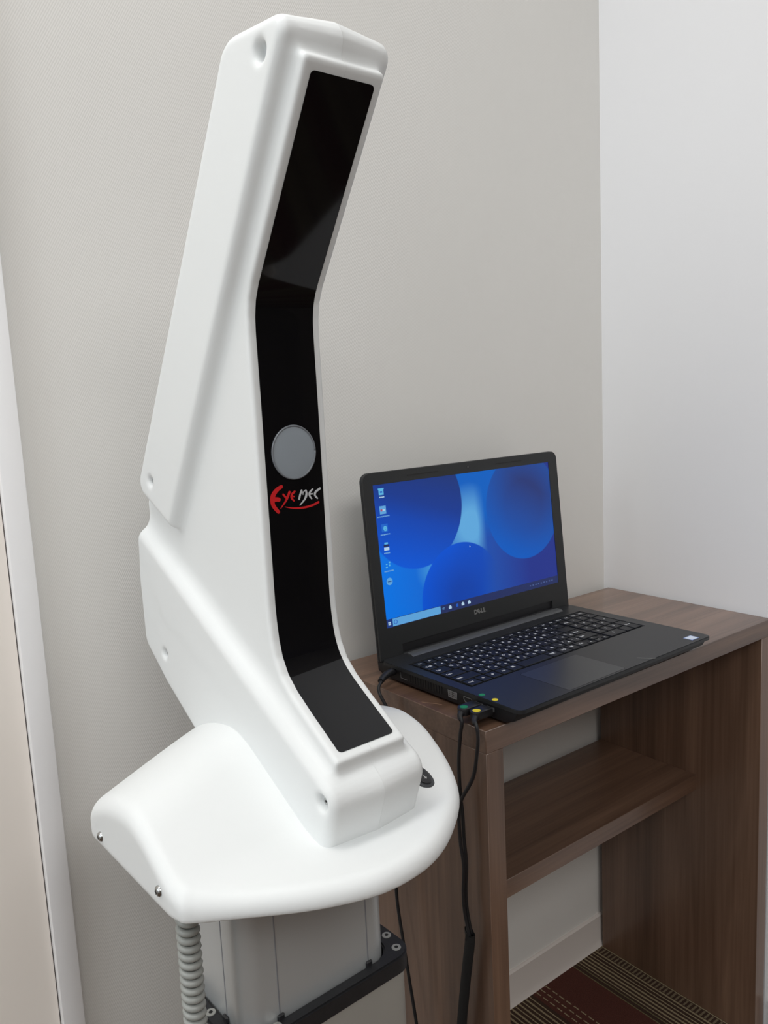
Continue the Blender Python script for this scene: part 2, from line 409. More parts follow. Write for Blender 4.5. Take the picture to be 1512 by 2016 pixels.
# skirting: 62 mm vinyl with a thin lip
def skirt(p0, p1, n):
    bm = bmesh.new(); L = (Vector(p1)-Vector(p0)).length
    pts = [(0, 0), (0.0115, 0), (0.0095, 0.004), (0.0065, 0.012), (0.0060, 0.060), (0.003, 0.0628), (0, 0.0628)]
    prism(bm, pts, 0, 0, L)
    d = (Vector(p1)-Vector(p0)).normalized(); N = Vector(n)
    for v in bm.verts:
        l, o, z = v.co; v.co = Vector(p0)+d*l+N*o+Vector((0, 0, z))
    bmesh.ops.recalc_face_normals(bm, faces=bm.faces); return bm
struct('baseboard_back', skirt((-0.9775, YW, 0), (XR, YW, 0), (0, -1, 0)), M['skirting'], smooth=30)
struct('baseboard_right', skirt((XR, -0.3135, 0), (XR, -1.0, 0), (-1, 0, 0)), M['skirting'], smooth=30)

# door casing and door at the far left
def casing():
    bm = bmesh.new()
    box(bm, -1.0035, -0.9795, -0.006, YW+0.0, 0.0, 2.06, 0.0015)
    return bm
struct('trim_1', casing(), M['trim'], label='white door casing on the left of the wall', smooth=40)
dr = struct('door_1', boxbm(-1.82, -1.0045, 0.0045, 0.0124, 0.008, 2.03, 0.0008), M['door'], label='cream door at the left edge')
obj('door_handle', tube(bmesh.new(), [(-1.76, 0.0045, 0.98), (-1.76, -0.045, 0.98), (-1.74, -0.05, 0.98), (-1.65, -0.05, 0.98)], 0.009), M['steel'], dr, smooth=60)

# ================================================================== DESK
DX0, DX1, DY0, DY1, DH, DT = -0.6099, -0.0005, -0.3038, -0.0002, 0.7057, 0.0264
desk = empty('desk', (DX0, DY0, 0), label='walnut laminate open desk with one shelf under the laptop', cat='desk')
def dp(name, m, x0, x1, y0, y1, z0, z1):
    bm = boxbm(x0, x1, y0, y1, z0, z1, 0.0006, 1)
    o = obj(name, bm, m, desk, smooth=40); 
    o.matrix_parent_inverse = Matrix.Translation((-DX0, -DY0, 0)); return o
dp('top_panel', M['woodx'], DX0, DX1, DY0, DY1, DH-DT, DH)
dp('side_panel', M['woodz'], DX0, DX0+DT, DY0, DY1, 0, DH-DT)
dp('side_panel', M['woodz'], DX1-DT, DX1, DY0, DY1, 0, DH-DT)
dp('shelf', M['woodx'], DX0+DT, DX1-DT, -0.1954, DY1, 0.4221-0.0268, 0.4221)
sc_ = bmesh.new()
box(sc_, 0, 0.026, -0.0003, 0.0003, 0, 0.0002)
s_ = obj('scratch', sc_, mat('bare_scratch', srgb(168, 134, 108), 0.7), desk, label='thin pale scratch')
s_.location = (0.006, 0.115, DH-0.0001); s_.rotation_euler = (0, 0, math.radians(-62))

# ================================================================== WHITE DEVICE ON A LIFTING COLUMN
DEVO = Vector((-0.88, -0.40, 0.0)); DYAW = math.radians(2.3)
dev = empty('measuring_device', DEVO, DYAW, label='tall angular white device with black glossy front strip on a lifting column', cat='medical device')
WU = 0.100; UC = 0.050
gab = lambda U: 0.0050*np.clip(1-np.abs(U-UC)/UC, 0, 1)
sst = lambda x: np.clip(x, 0, 1)**2*(3-2*np.clip(x, 0, 1))
U_poly = fillet([(-0.0155, 1.3365), (0.066, 1.3445), (0.079, 1.338), (0.3125, 0.990), (0.2400, 0.9535)],
                [0.012, 0.030, 0.020, 0.016, 0.004])
L_poly = fillet([(0.3215, 0.9490), (0.3285, 0.8950), (0.3270, 0.8210), (0.2800, 0.7845), (0.15, 0.706), (0.0030, 0.7120), (-0.0150, 0.7640)],
                [0.010, 0.05, 0.02, 0.03, 0.0, 0.004, 0.018])
front = [(-0.0153, 1.3095), (-0.0099, 1.3015), (0.0240, 1.2500), (0.0488, 1.2125), (0.0670, 1.1850), (0.0790, 1.1670), (0.0850, 1.1545),
         (0.0877, 1.1420), (0.0884, 1.1280), (0.0880, 1.0900), (0.0876, 1.0500), (0.0874, 1.0000), (0.0872, 0.9400), (0.0870, 0.9000),
         (0.0862, 0.8850), (0.0842, 0.8680), (0.0805, 0.8540), (0.0730, 0.8400), (0.0600, 0.8275), (0.0400, 0.8137), (0.0043, 0.7905), (-0.0024, 0.7861)]
N_poly = fillet(front+[(0.006, 0.768), (0.05, 0.775), (0.27, 0.860), (0.3160, 0.930), (0.3175, 0.978), (0.296, 0.985), (0.10, 1.22), (0.02, 1.312), (0.001, 1.3165)],
                [0.004]+[0]*(len(front)-2)+[0.003]+[0, 0, 0, 0.01, 0.01, 0, 0, 0, 0.004])
dimples = [(0.023, 1.3200, 0.0092, 0.010), (0.2755, 0.9985, 0.0058, 0.006), (0.277, 0.8187, 0.0058, 0.006), (0.0035, 0.7560, 0.0082, 0.007)]
def dev_sdf(U, V_, Z):
    g = gab(U)
    dxw = np.abs(U-UC)-UC; dxn = np.abs(U-UC)-0.0365
    # draft: sides lean in slightly towards the front edges
    a = rext(sdpoly(U_poly, V_, Z)-g*sst((Z-1.300)/0.030), dxw, 0.0075)
    b = rext(sdpoly(L_poly, V_, Z)-g*sst((0.780-Z)/0.025), dxw, 0.0080)
    c2 = sdpoly(N_poly, V_, Z)
    c = rext(c2, dxn, 0.0035)
    f = np.minimum(smin(a, c, 0.0125), smin(b, c, 0.0190-0.0080*(1-sst((V_-0.01)/0.08))))
    # the seat of the glossy strip stays flat
    m = sst((0.0325-np.abs(U-UC))/0.002+1)*sst((Z-0.7865)/0.0015)*sst((1.3050-Z)/0.0015)*(V_ < 0.11)
    f = f+m*(np.maximum(f, c2)-f)
    for v, z, r, dpt in dimples:
        d = np.sqrt((V_-v)**2+(Z-z)**2)
        hole = np.maximum(d-r*(0.85-0.25*np.clip(U/dpt, 0, 1)), U-dpt)
        f = smax(f, -hole, 0.0050)
    return f
me_half = net_mesh('housing_half', dev_sdf, (UC-0.055, -0.03, 0.700), (UC+0.003, 0.340, 1.356), 0.0020, M['white'], seam=(UC, UC-0.00003))
hl = bpy.data.objects.new('housing_half', me_half); link(hl); hl.parent = dev
hr = bpy.data.objects.new('housing_half', me_half); link(hr); hr.parent = dev; hr.location = (2*UC, 0, 0); hr.scale = (-1, 1, 1)
# mirrored copy gets its own mesh so that nothing is negatively scaled
me2 = me_half.copy(); me2.transform(Matrix.Scale(-1, 4, (1, 0, 0))); me2.flip_normals(); hr.data = me2; hr.scale = (1, 1, 1)
for i, (v, z, r, dpt) in enumerate(dimples):
    bm = bmesh.new(); cyl(bm, (dpt-0.0020, v, z), (1, 0, 0), 0.0030, 0.0025, 16, r2=0.0033); cyl(bm, (dpt-0.0022, v, z), (1, 0, 0), 0.0011, 0.0006, 6, mi=1)
    obj('screw', bm, [M['steel'], M['slot']], dev, smooth=40)

# black strip following the front, rounded corners, 0.6 mm proud
def strip():
    F = [np.array(p) for p in catmull([Vector((p[0], p[1], 0)) for p in front[1:-1]], 6)]
    F = [(f[0], f[1]) for f in F]
    S = [0.0]
    for a, b in zip(F, F[1:]): S.append(S[-1]+math.hypot(b[0]-a[0], b[1]-a[1]))
    L = S[-1]; r = 0.0035; u0, u1 = 0.0214, 0.0786
    def at(s):
        s = min(max(s, 0), L)
        for i in range(len(S)-1):
            if s <= S[i+1]+1e-12:
                t = (s-S[i])/(S[i+1]-S[i]+1e-12); v = F[i][0]+(F[i+1][0]-F[i][0])*t; z = F[i][1]+(F[i+1][1]-F[i][1])*t
                j0, j1 = max(i-2, 0), min(i+3, len(F)-1)
                tx, tz = F[j1][0]-F[j0][0], F[j1][1]-F[j0][1]; l = math.hypot(tx, tz); return v, z, tx/l, tz/l
    ss = [r*(1-math.cos(math.radians(a))) for a in range(0, 91, 15)]
    mid = list(np.linspace(r, L-r, 140))[1:-1]
    ss = ss+mid+[L-x for x in reversed(ss)]
    bm = bmesh.new(); rows = []
    for s in ss:
        v, z, tx, tz = at(s)
        e = min(s, L-s); ins = 0 if e >= r else r-math.sqrt(max(r*r-(r-e)**2, 0))
        nx, nz = tz, -tx           # outward normal (towards -v)
        if nx > 0: nx, nz = -nx, -nz
        cols = []
        for u in np.linspace(u0+ins, u1-ins, 9): cols.append((u, v, z, nx, nz))
        rows.append(cols)
    def lay(off): return [[bm.verts.new((c[0], c[1]+c[3]*off, c[2]+c[4]*off)) for c in row] for row in rows]
    T, B = lay(0.0006), lay(-0.0020)
    n, m_ = len(rows), 9
    for i in range(n-1):
        for j in range(m_-1):
            bm.faces.new((T[i][j], T[i][j+1], T[i+1][j+1], T[i+1][j])); bm.faces.new((B[i][j], B[i+1][j], B[i+1][j+1], B[i][j+1]))
        bm.faces.new((T[i][0], T[i+1][0], B[i+1][0], B[i][0])); bm.faces.new((T[i][-1], B[i][-1], B[i+1][-1], T[i+1][-1]))
    for j in range(m_-1):
        bm.faces.new((T[0][j], B[0][j], B[0][j+1], T[0][j+1])); bm.faces.new((T[-1][j], T[-1][j+1], B[-1][j+1], B[-1][j]))
    bmesh.ops.recalc_face_normals(bm, faces=bm.faces)
    return bm
st = obj('front_strip', strip(), M['gloss'], dev, smooth=35, label='glossy black strip')
# frosted round lens with rim
bm = bmesh.new()
VS = 0.0875-0.0006
prof = [(0.0, 0.0016), (0.008, 0.0015), (0.014, 0.0013), (0.019, 0.0010), (0.0212, 0.0007)]
rings = []
for r_, d_ in prof:
    rings.append([bm.verts.new((UC+r_*math.cos(2*math.pi*k/48)+0.0, VS-d_, 1.0283+r_*1.04*math.sin(2*math.pi*k/48))) for k in range(48)] if r_ > 0 else [bm.verts.new((UC, VS-d_, 1.0283))])
for k in range(48): bm.faces.new((rings[0][0], rings[1][k], rings[1][(k+1) % 48]))
for a, b in zip(rings[1:], rings[2:]):
    for k in range(48): bm.faces.new((a[k], b[k], b[(k+1) % 48], a[(k+1) % 48]))
bmesh.ops.recalc_face_normals(bm, faces=bm.faces)
lens = obj('lens', bm, M['lens'], st, smooth=180, label='round frosted lens')
if lens.data.polygons[0].normal.y > 0: lens.data.flip_normals()
bm = bmesh.new()
P = [(UC+0.0218*math.cos(a), VS-0.0006, 1.0283+0.0227*math.sin(a)) for a in np.linspace(0, 2*math.pi, 65)]
tube(bm, P, 0.0009, 8); obj('lens_rim', bm, M['lens_rim'], st, smooth=180)
# logo strokes: brush letters as flat inlays
def stroke(P, W, y):
    Q = catmull([Vector((p[0], 0, p[1])) for p in P], 8); n = len(Q)
    Ws = [W[0]+(W[-1]-W[0])*i/(n-1) if len(W) == 2 else (W[0]+(W[1]-W[0])*2*i/(n-1) if i < n/2 else W[1]+(W[2]-W[1])*(2*i/(n-1)-1)) for i in range(n)]
    L_, R_ = [], []
    for i in range(n):
        t = (Q[min(i+1, n-1)]-Q[max(i-1, 0)]).normalized(); nn = Vector((-t.z, 0, t.x))*Ws[i]/2
        L_.append(Q[i]+nn); R_.append(Q[i]-nn)
    cap = lambda c, d, w: [c+(d*math.cos(a)+Vector((-d.z, 0, d.x))*math.sin(a))*w/2 for a in np.linspace(math.pi/2, -math.pi/2, 7)][1:-1]
    te = (Q[-1]-Q[-2]).normalized(); ts = (Q[0]-Q[1]).normalized()
    out = L_+cap(Q[-1], te, Ws[-1])+R_[::-1]+cap(Q[0], ts, Ws[0])
    return [(p.x, p.z) for p in out]
def logo(name, strokes, m):
    bm = bmesh.new()
    for i, (P, W) in enumerate(strokes):
        pts = stroke(P, W, 0); prism(bm, pts, 1, VS-0.00035-0.00004*i, VS+0.0003)
    return obj(name, bm, m, st)
logo('logo_letter', [([(0.0353, 1.0001), (0.0309, 0.998), (0.027, 0.9943), (0.0255, 0.9898), (0.0262, 0.9846), (0.0306, 0.9788)], (0.0030, 0.0046, 0.0030)),
      ([(0.0265, 0.9897), (0.0297, 0.9898), (0.0318, 0.9893)], (0.0040, 0.0036))], M['red'])
logo('logo_letter', [([(0.0366, 0.9932), (0.0392, 0.99)], (0.0018, 0.0018)),
      ([(0.043, 0.9946), (0.0411, 0.9911), (0.0386, 0.9872), (0.0331, 0.9815)], (0.0022, 0.0022, 0.0006))], M['red'])
logo('logo_letter', [([(0.0484, 0.9945), (0.0453, 0.9922), (0.0448, 0.9893), (0.047, 0.9865)], (0.0018, 0.0021, 0.0014)),
      ([(0.0452, 0.9907), (0.0475, 0.9902)], (0.0016, 0.0012))], M['red'])
logo('logo_letter', [([(0.0556, 0.9946), (0.0541, 0.9917), (0.0525, 0.9875)], (0.0018, 0.0018)),
      ([(0.0554, 0.9946), (0.0568, 0.9926), (0.0583, 0.9938), (0.0600, 0.9944)], (0.0009, 0.0009)),
      ([(0.06, 0.9942), (0.0604, 0.991), (0.0584, 0.9867), (0.0529, 0.982)], (0.0016, 0.0022, 0.0007)),
      ([(0.0568, 0.9926), (0.0567, 0.9908)], (0.0008, 0.0005))], M['silver'])
logo('logo_letter', [([(0.0673, 0.9945), (0.0639, 0.9919), (0.0638, 0.9887), (0.0656, 0.9862)], (0.0014, 0.0020, 0.0012)),
      ([(0.0638, 0.9906), (0.0668, 0.9904)], (0.0014, 0.0012))], M['silver'])
logo('logo_letter', [([(0.0751, 0.9942), (0.0703, 0.9917), (0.0693, 0.9889), (0.0717, 0.9859)], (0.0018, 0.0021, 0.0014))], M['silver'])
logo('logo_underline', [([(0.0377, 0.9823), (0.0456, 0.9803), (0.0556, 0.9794), (0.0653, 0.9802), (0.0726, 0.9823)], (0.0006, 0.0018, 0.0020))], M['red'])

# cover plate with the hump
_f = [Vector((p[0], p[1], 0)) for p in [(-0.1045, 0.0085), (-0.0744, -0.0118), (-0.0439, -0.0328), (-0.0094, -0.0493), (0.0191, -0.0572), (0.0540, -0.0560), (0.0811, -0.0475),
      (0.1040, -0.0350), (0.1310, -0.0160), (0.1520, 0.0030), (0.1660, 0.0220), (0.1750, 0.0450), (0.1785, 0.0750)]]
_f = [(q.x, q.y) for q in catmull(_f, 4)]
for _ in range(4): _f = [_f[0]]+[((a[0]+2*b[0]+c[0])/4, (a[1]+2*b[1]+c[1])/4) for a, b, c in zip(_f, _f[1:], _f[2:])]+[_f[-1]]
out = fillet([(-0.1200, 0.1960), (-0.1200, 0.0340), (-0.1170, 0.0180)]+_f+[(0.1785, 0.1100), (0.1785, 0.1960), (0.120, 0.2280), (0.03, 0.2380), (-0.06, 0.2280)],
             [0.018, 0.02, 0.010]+[0]*len(_f)+[0, 0.02, 0.05, 0.1, 0.05])
def cover_h(U, V_):
    ridge = 0.7785-0.20*np.maximum(np.sqrt((U-0.028)**2+0.0004)-0.034, 0)
    fr = 0.7180+0.55*(V_-0.018)
    bk = 0.7600-0.62*(V_-0.2125)-0.40*np.maximum(np.sqrt((U-0.028)**2+0.0004)-0.034, 0)
    h = smin(smin(fr, ridge, 0.012), bk, 0.030)
    return smax(h, np.full_like(h, 0.7172), 0.012)
def cover_sdf(U, V_, Z):
    d2 = sdpoly(out, U, V_); t = (Z-cover_h(U, V_))*0.88
    r = 0.0115; a, b = d2+r, t+r
    f = np.minimum(np.maximum(a, b), 0)+np.sqrt(np.maximum(a, 0)**2+np.maximum(b, 0)**2)-r
    return smax(f, 0.6990-Z, 0.0045)
me_c = net_mesh('cover_plate', cover_sdf, (-0.126, -0.064, 0.695), (0.185, 0.244, 0.784), 0.0025, M['white'])
cv = bpy.data.objects.new('cover_plate', me_c); link(cv); cv.parent = dev
for (v, z) in ((0.1650, 0.7100), (0.0470, 0.7150)):
    bm = bmesh.new(); prof = [(0.0043, 0.0), (0.0042, 0.0010), (0.0034, 0.0022), (0.0018, 0.0028)]
    rg = [[bm.verts.new((-0.1199-d_, v+r_*math.cos(2*math.pi*k/20), z+r_*math.sin(2*math.pi*k/20))) for k in range(20)] for r_, d_ in prof]
    for a, b in zip(rg, rg[1:]):
        for k in range(20): bm.faces.new((a[k], a[(k+1) % 20], b[(k+1) % 20], b[k]))
    bm.faces.new(rg[-1]); bm.faces.new(rg[0][::-1]); bmesh.ops.recalc_face_normals(bm, faces=bm.faces)
    box(bm, -0.1199-0.0030, -0.1199-0.0024, v-0.0018, v+0.0018, z-0.0004, z+0.0004, mi=1)
    box(bm, -0.1199-0.0030, -0.1199-0.0024, v-0.0004, v+0.0004, z-0.0018, z+0.0018, mi=1)
    obj('screw', bm, [M['steel'], M['slot']], dev, smooth=40, label='chrome truss head screw')
# oval rocker switch on the sloping plate
sw = empty('power_switch', (0.1275, 0.0290, float(cover_h(np.array([0.1275]), np.array([0.0290]))[0])+0.0006)); sw.parent = dev
sw.rotation_euler = (math.atan(0.50), 0, math.radians(10))
def oval(a, b, z0, z1, bev):
    bm = bmesh.new(); prism(bm, [(a*math.cos(t), b*math.sin(t)) for t in np.linspace(0, 2*math.pi, 33)[:-1]], 2, z0, z1, bev, 3); return bm
obj('bezel', oval(0.0105, 0.0160, -0.002, 0.0018, 0.0012), M['rocker'], sw, smooth=40)
obj('rocker', oval(0.0075, 0.0120, 0.0, 0.0034, 0.0012), M['rubber'], sw, smooth=40)
bm = bmesh.new(); box(bm, -0.0004, 0.0004, -0.0068, -0.0028, 0.0033, 0.0037); box(bm, -0.0014, 0.0014, -0.0060, -0.0053, 0.0033, 0.0037)
obj('mark', bm, M['mark'], sw)

# lifting column
cu0, cu1, cv0, cv1 = -0.0570, 0.1000, 0.0525, 0.1420
bm = bmesh.new(); prism(bm, rrect(cu0, cu1, cv0, cv1, 0.019, 8), 2, 0.40, 0.7000)
col = obj('inner_column', bm, M['alu'], dev, smooth=30)
bm = bmesh.new()
for u_ in (-0.0225, 0.0740): box(bm, u_-0.0006, u_+0.0006, cv0-0.0003, cv0+0.001, 0.545, 0.6995)
for v_ in (0.082,): box(bm, cu0-0.0003, cu0+0.001, v_-0.0006, v_+0.0006, 0.545, 0.6995)
obj('groove', bm, M['groove'], col, kind='stuff')
oz1, oz0 = 0.5505, 0.5325
ou0, ou1, ov0, ov1 = cu0-0.0135, cu1+0.0205, cv0-0.0135, cv1+0.0135
def ring(bm, outer, inner, z0, z1):
    n = len(outer)
    vs = [[bm.verts.new((p[0], p[1], z)) for p in pts] for pts, z in ((outer, z0), (outer, z1), (inner, z1), (inner, z0))]
    for a, b in ((0, 1), (1, 2), (2, 3), (3, 0)):
        for k in range(n): bm.faces.new((vs[a][k], vs[a][(k+1) % n], vs[b][(k+1) % n], vs[b][k]))
    bmesh.ops.recalc_face_normals(bm, faces=bm.faces); return bm
bm = bmesh.new(); ring(bm, rrect(ou0, ou1, ov0, ov1, 0.020, 8), rrect(cu0-0.0012, cu1+0.0012, cv0-0.0012, cv1+0.0012, 0.019, 8), oz0, oz1)
bmesh.ops.bevel(bm, geom=[e for e in bm.edges if abs(e.verts[0].co.z-e.verts[1].co.z) < 1e-6 and len(e.link_faces) == 2 and e.calc_face_angle(0) > 1.2], offset=0.0016, segments=2, affect='EDGES')
br = obj('collar_bracket', bm, M['bracket'], dev, smooth=35, label='black polymer collar')
bm = bmesh.new()
for u_ in (-0.0225, 0.0740): box(bm, u_-0.0035, u_+0.0035, cv0-0.003, cv0+0.0, oz1-0.003, oz1+0.0045, 0.0012, 1)
box(bm, cu0-0.003, cu0, 0.078, 0.086, oz1-0.003, oz1+0.0045, 0.0012, 1)
obj('guide_tab', bm, M['bracket'], br, kind='stuff')
for (u_, v_) in ((ou1-0.0080, 0.0720), (ou1-0.0125, 0.0520), (cu0+0.0050, ov0+0.0320-0.0110), (cu0+0.0270, ov0+0.0070), (ou0+0.0065, ov0+0.060)):
    bm = bmesh.new(); cyl(bm, (u_, v_, oz1-0.001), (0, 0, 1), 0.0048, 0.0016, 24, r2=0.0044); cyl(bm, (u_, v_, oz1+0.0002), (0, 0, 1), 0.0019, 0.0006, 6, mi=1)
    obj('screw', bm, [M['zinc'], M['slot']], br, smooth=40)
bm = bmesh.new(); prism(bm, rrect(ou0+0.003, ou1-0.0015, ov0+0.0025, ov1-0.0025, 0.022, 8), 2, 0.022, oz0)
obj('outer_column', bm, M['alu_low'], dev, smooth=30)
bm = bmesh.new()
prism(bm, fillet([(-0.17, -0.10), (0.21, -0.10), (0.21, -0.04), (0.13, 0.02), (0.13, 0.26), (0.19, 0.30), (-0.15, 0.30), (-0.09, 0.26), (-0.09, 0.02), (-0.17, -0.04)], [0.015]*10), 2, 0.0, 0.022, 0.004)
obj('foot_plate', bm, M['alu_low'], dev, smooth=40)

# coiled cord hanging under the left of the plate
cx, cy = -0.0945, 0.0600
def wpt(u_, v_, z): 
    return Vector((DEVO.x+u_*math.cos(DYAW)-v_*math.sin(DYAW), DEVO.y+u_*math.sin(DYAW)+v_*math.cos(DYAW), z))
P = []
c0 = wpt(cx, cy, 0)
zz = 0.6990; a = 0.0; pitch = 0.0072
P.append((c0.x+0.0068, c0.y, zz+0.0005))
while zz > 0.20:
    k = 1.0 if zz < 0.672 else 1.35
    a += math.radians(22); zz -= pitch*k*22/360
    x_ = c0.x+0.0068*math.cos(a)-0.0030*(0.699-zz)*2; y_ = c0.y+0.0068*math.sin(a)
    P.append((x_, y_, zz))
bm = bmesh.new(); tube(bm, P, 0.0029, 8)
obj('coiled_cord', bm, M['coil'], smooth=180, label='grey coiled cord hanging under the white plate beside the column', cat='cord')

# ================================================================== LAPTOP
LYAW = math.radians(0.72)
LO = Vector((-0.58403, -0.33177, DH))
lap = empty('laptop', LO, LYAW, label='open black laptop with a blue desktop on its screen, on the desk', cat='laptop')
LW, LD_, LT = 0.380, 0.2570, 0.0235
# base body: inset side walls, chamfered belly
bm = bmesh.new()
sec = [(0.006, 0.0190), (0.012, 0.0080), (0.024, 0.0030), (0.240, 0.0030), (0.2540, 0.0080), (0.2555, 0.0205), (0.006, 0.0205)]
prism(bm, sec, 0, 0.0022, LW-0.0022, 0.0015, 2)
body = obj('base_body', bm, M['lap_dark'], lap, smooth=35)
bm = bmesh.new()
for x_, y_ in ((0.03, 0.034), (LW-0.03, 0.034)): cyl(bm, (x_, y_, 0.0), (0, 0, 1), 0.007, 0.0032, 20)
box(bm, 0.06, 0.32, 0.222, 0.232, 0.0, 0.0032, 0.001, 1)
obj('rubber_foot', bm, M['rubber'], lap, smooth=40, kind='stuff')
# top cover with keyboard opening
kx0, kx1, ky0, ky1 = 0.0155, 0.3590, 0.0915, 0.2070
def frame(bm, ox, oy, ix, iy, z0, z1, r=0.010, n=6):
    """rounded outer rectangle with a rectangular hole, as four bridged strips"""
    outer = rrect(ox[0], ox[1], oy[0], oy[1], r, n)
    inner = []
    for (a_, b_) in outer: inner.append((min(max(a_, ix[0]), ix[1]), min(max(b_, iy[0]), iy[1])))
    m_ = len(outer)
    V = {}
    def vv(key, p, z):
        k = (key, round(p[0], 6), round(p[1], 6), z)
        if k not in V: V[k] = bm.verts.new((p[0], p[1], z))
        return V[k]
    def f(*a):
        u = []
        for q in a:
            if q not in u: u.append(q)
        if len(u) >= 3: bm.faces.new(u)
    for k in range(m_):
        j = (k+1) % m_
        o1, o2, i1, i2 = outer[k], outer[j], inner[k], inner[j]
        f(vv('o', o1, z1), vv('o', o2, z1), vv('i', i2, z1), vv('i', i1, z1))
        f(vv('o', o1, z0), vv('i', i1, z0), vv('i', i2, z0), vv('o', o2, z0))
        f(vv('o', o1, z0), vv('o', o2, z0), vv('o', o2, z1), vv('o', o1, z1))
        if i1 != i2: f(vv('i', i1, z0), vv('i', i1, z1), vv('i', i2, z1), vv('i', i2, z0))
    bmesh.ops.recalc_face_normals(bm, faces=bm.faces)
    return bm
bm = frame(bmesh.new(), (0, LW), (0, LD_-0.012), (kx0, kx1), (ky0, ky1), 0.0190, LT, 0.009)
es = [e for e in bm.edges if len(e.link_faces) == 2 and e.calc_face_angle(0) > 1.2 and all(v.co.z > LT-1e-5 for v in e.verts)]
bmesh.ops.bevel(bm, geom=es, offset=0.0007, segments=2, affect='EDGES')
obj('palm_rest', bm, M['lap'], lap, smooth=35)
obj('keyboard_tray', boxbm(kx0-0.002, kx1+0.002, ky0-0.002, ky1+0.002, 0.0180, LT-0.0016), M['lap_dark'], lap)
# touchpad
bm = bmesh.new(); prism(bm, rrect(0.0865, 0.1915, 0.0040, 0.0800, 0.003), 2, LT-0.001, LT+0.00015); tp = obj('touchpad', bm, M['pad'], lap)
bm = bmesh.new()
ring(bm, rrect(0.0858, 0.1922, 0.0033, 0.0807, 0.0036), rrect(0.0865, 0.1915, 0.0040, 0.0800, 0.003), LT-0.0005, LT+0.00008)
obj('groove', bm, M['lap_dark'], tp)
# hinge: raised strip, dark bar
bm = bmesh.new(); prism(bm, [(0.2260, LT), (0.2300, LT+0.0022), (0.2385, LT+0.0026), (0.2400, LT-0.002), (0.2260, LT-0.002)], 0, 0.040, 0.3440, 0.0004, 1)
obj('hinge_strip', bm, M['bar'], lap, smooth=30)
bm = bmesh.new(); cyl(bm, (0.0380, 0.2475, 0.0190), (1, 0, 0), 0.0062, 0.306, 20); box(bm, 0.0390, 0.3410, 0.2478, 0.2580, 0.0100, 0.0400, 0.002, 2); hg = obj('hinge_barrel', bm, M['lap_dark'], lap, smooth=40)

# keys
keyrows = []
U1 = 0.01765
x0k = 0.0180
def row(y0, y1, items, x=x0k):
    for w_, a, b in items:
        if w_ < 0: x += -w_*U1; continue
        keyrows.append((x, x+w_*U1, y0, y1, a, b)); x += w_*U1
P5 = 0.0932; rp = 0.0193
ry = lambda i: (P5+i*rp, P5+(i+1)*rp)
row(*ry(0), [(1.15, 'Ctrl', ''), (0.95, 'fn', ''), (1.0, '#', ''), (1.0, 'Alt', ''), (1.15, '無', ''), (3.1, '', ''), (1.15, '変換', ''), (1.1, 'かな', ''), (1.0, '☰', ''), (1.0, 'Ctrl', '')])
yy = ry(0)
row(yy[0]-0.0006, yy[0]+rp/2-0.0006, [(0.88, '<', '')], x0k+12.6*U1); row(yy[0]-0.0006, yy[0]+rp/2-0.0006, [(0.88, 'v', '')], x0k+13.48*U1); row(yy[0]-0.0006, yy[0]+rp/2-0.0006, [(0.70, '>', '')], x0k+14.36*U1)
row(yy[0]+rp/2-0.0006, yy[1], [(0.88, '^', '')], x0k+13.48*U1)
row(*ry(1), [(2.15, 'Shift', '')]+[(1, a, b) for a, b in zip('ZXCVBNM,./_', 'つさそひこみもねるめろ')]+[(1.85, 'Shift', '')])
row(*ry(2), [(1.75, 'Caps', '')]+[(1, a, b) for a, b in zip('ASDFGHJKL;:]', 'ちとしはきくまのりれけむ')]+[(1.25, 'Enter', '')])
row(*ry(3), [(1.5, 'Tab', '')]+[(1, a, b) for a, b in zip('QWERTYUIOP@[', 'たていすかんなにらせ゛゜')]+[(1.5, '', '')])
row(*ry(4), [(1.0, '半/全', '')]+[(1, a, b) for a, b in zip('1234567890-^¥', 'ぬふあうえおやゆよわほへー')]+[(1.0, '←', '')])
nx = x0k+15.2*U1
NU = 0.0180*0.985
def npk(r0, r1, c0, c1, a): keyrows.append((nx+c0*NU, nx+c1*NU, P5+r0*rp, P5+r1*rp, a, ''))
for c, a in enumerate(('Num', '/', '*', '-')): npk(4, 5, c, c+1, a)
for r, s in ((3, '789'), (2, '456'), (1, '123')):
    for c, a in enumerate(s): npk(r, r+1, c, c+1, a)
npk(2, 4, 3, 4, '+'); npk(0, 2, 3, 4, 'Enter'); npk(0, 1, 0, 2, '0'); npk(0, 1, 2, 3, '.')
fy0, fy1 = P5+5*rp, P5+5*rp+0.0148
fn = ['Esc']+['F%d' % i for i in range(1, 13)]+['Prt', 'Ins', 'Del', 'Home', 'End', 'PgUp', 'PgDn']
fw = (nx+4*NU-x0k)/len(fn)
for i, a in enumerate(fn): keyrows.append((x0k+i*fw, x0k+(i+1)*fw, fy0, fy1, a, ''))

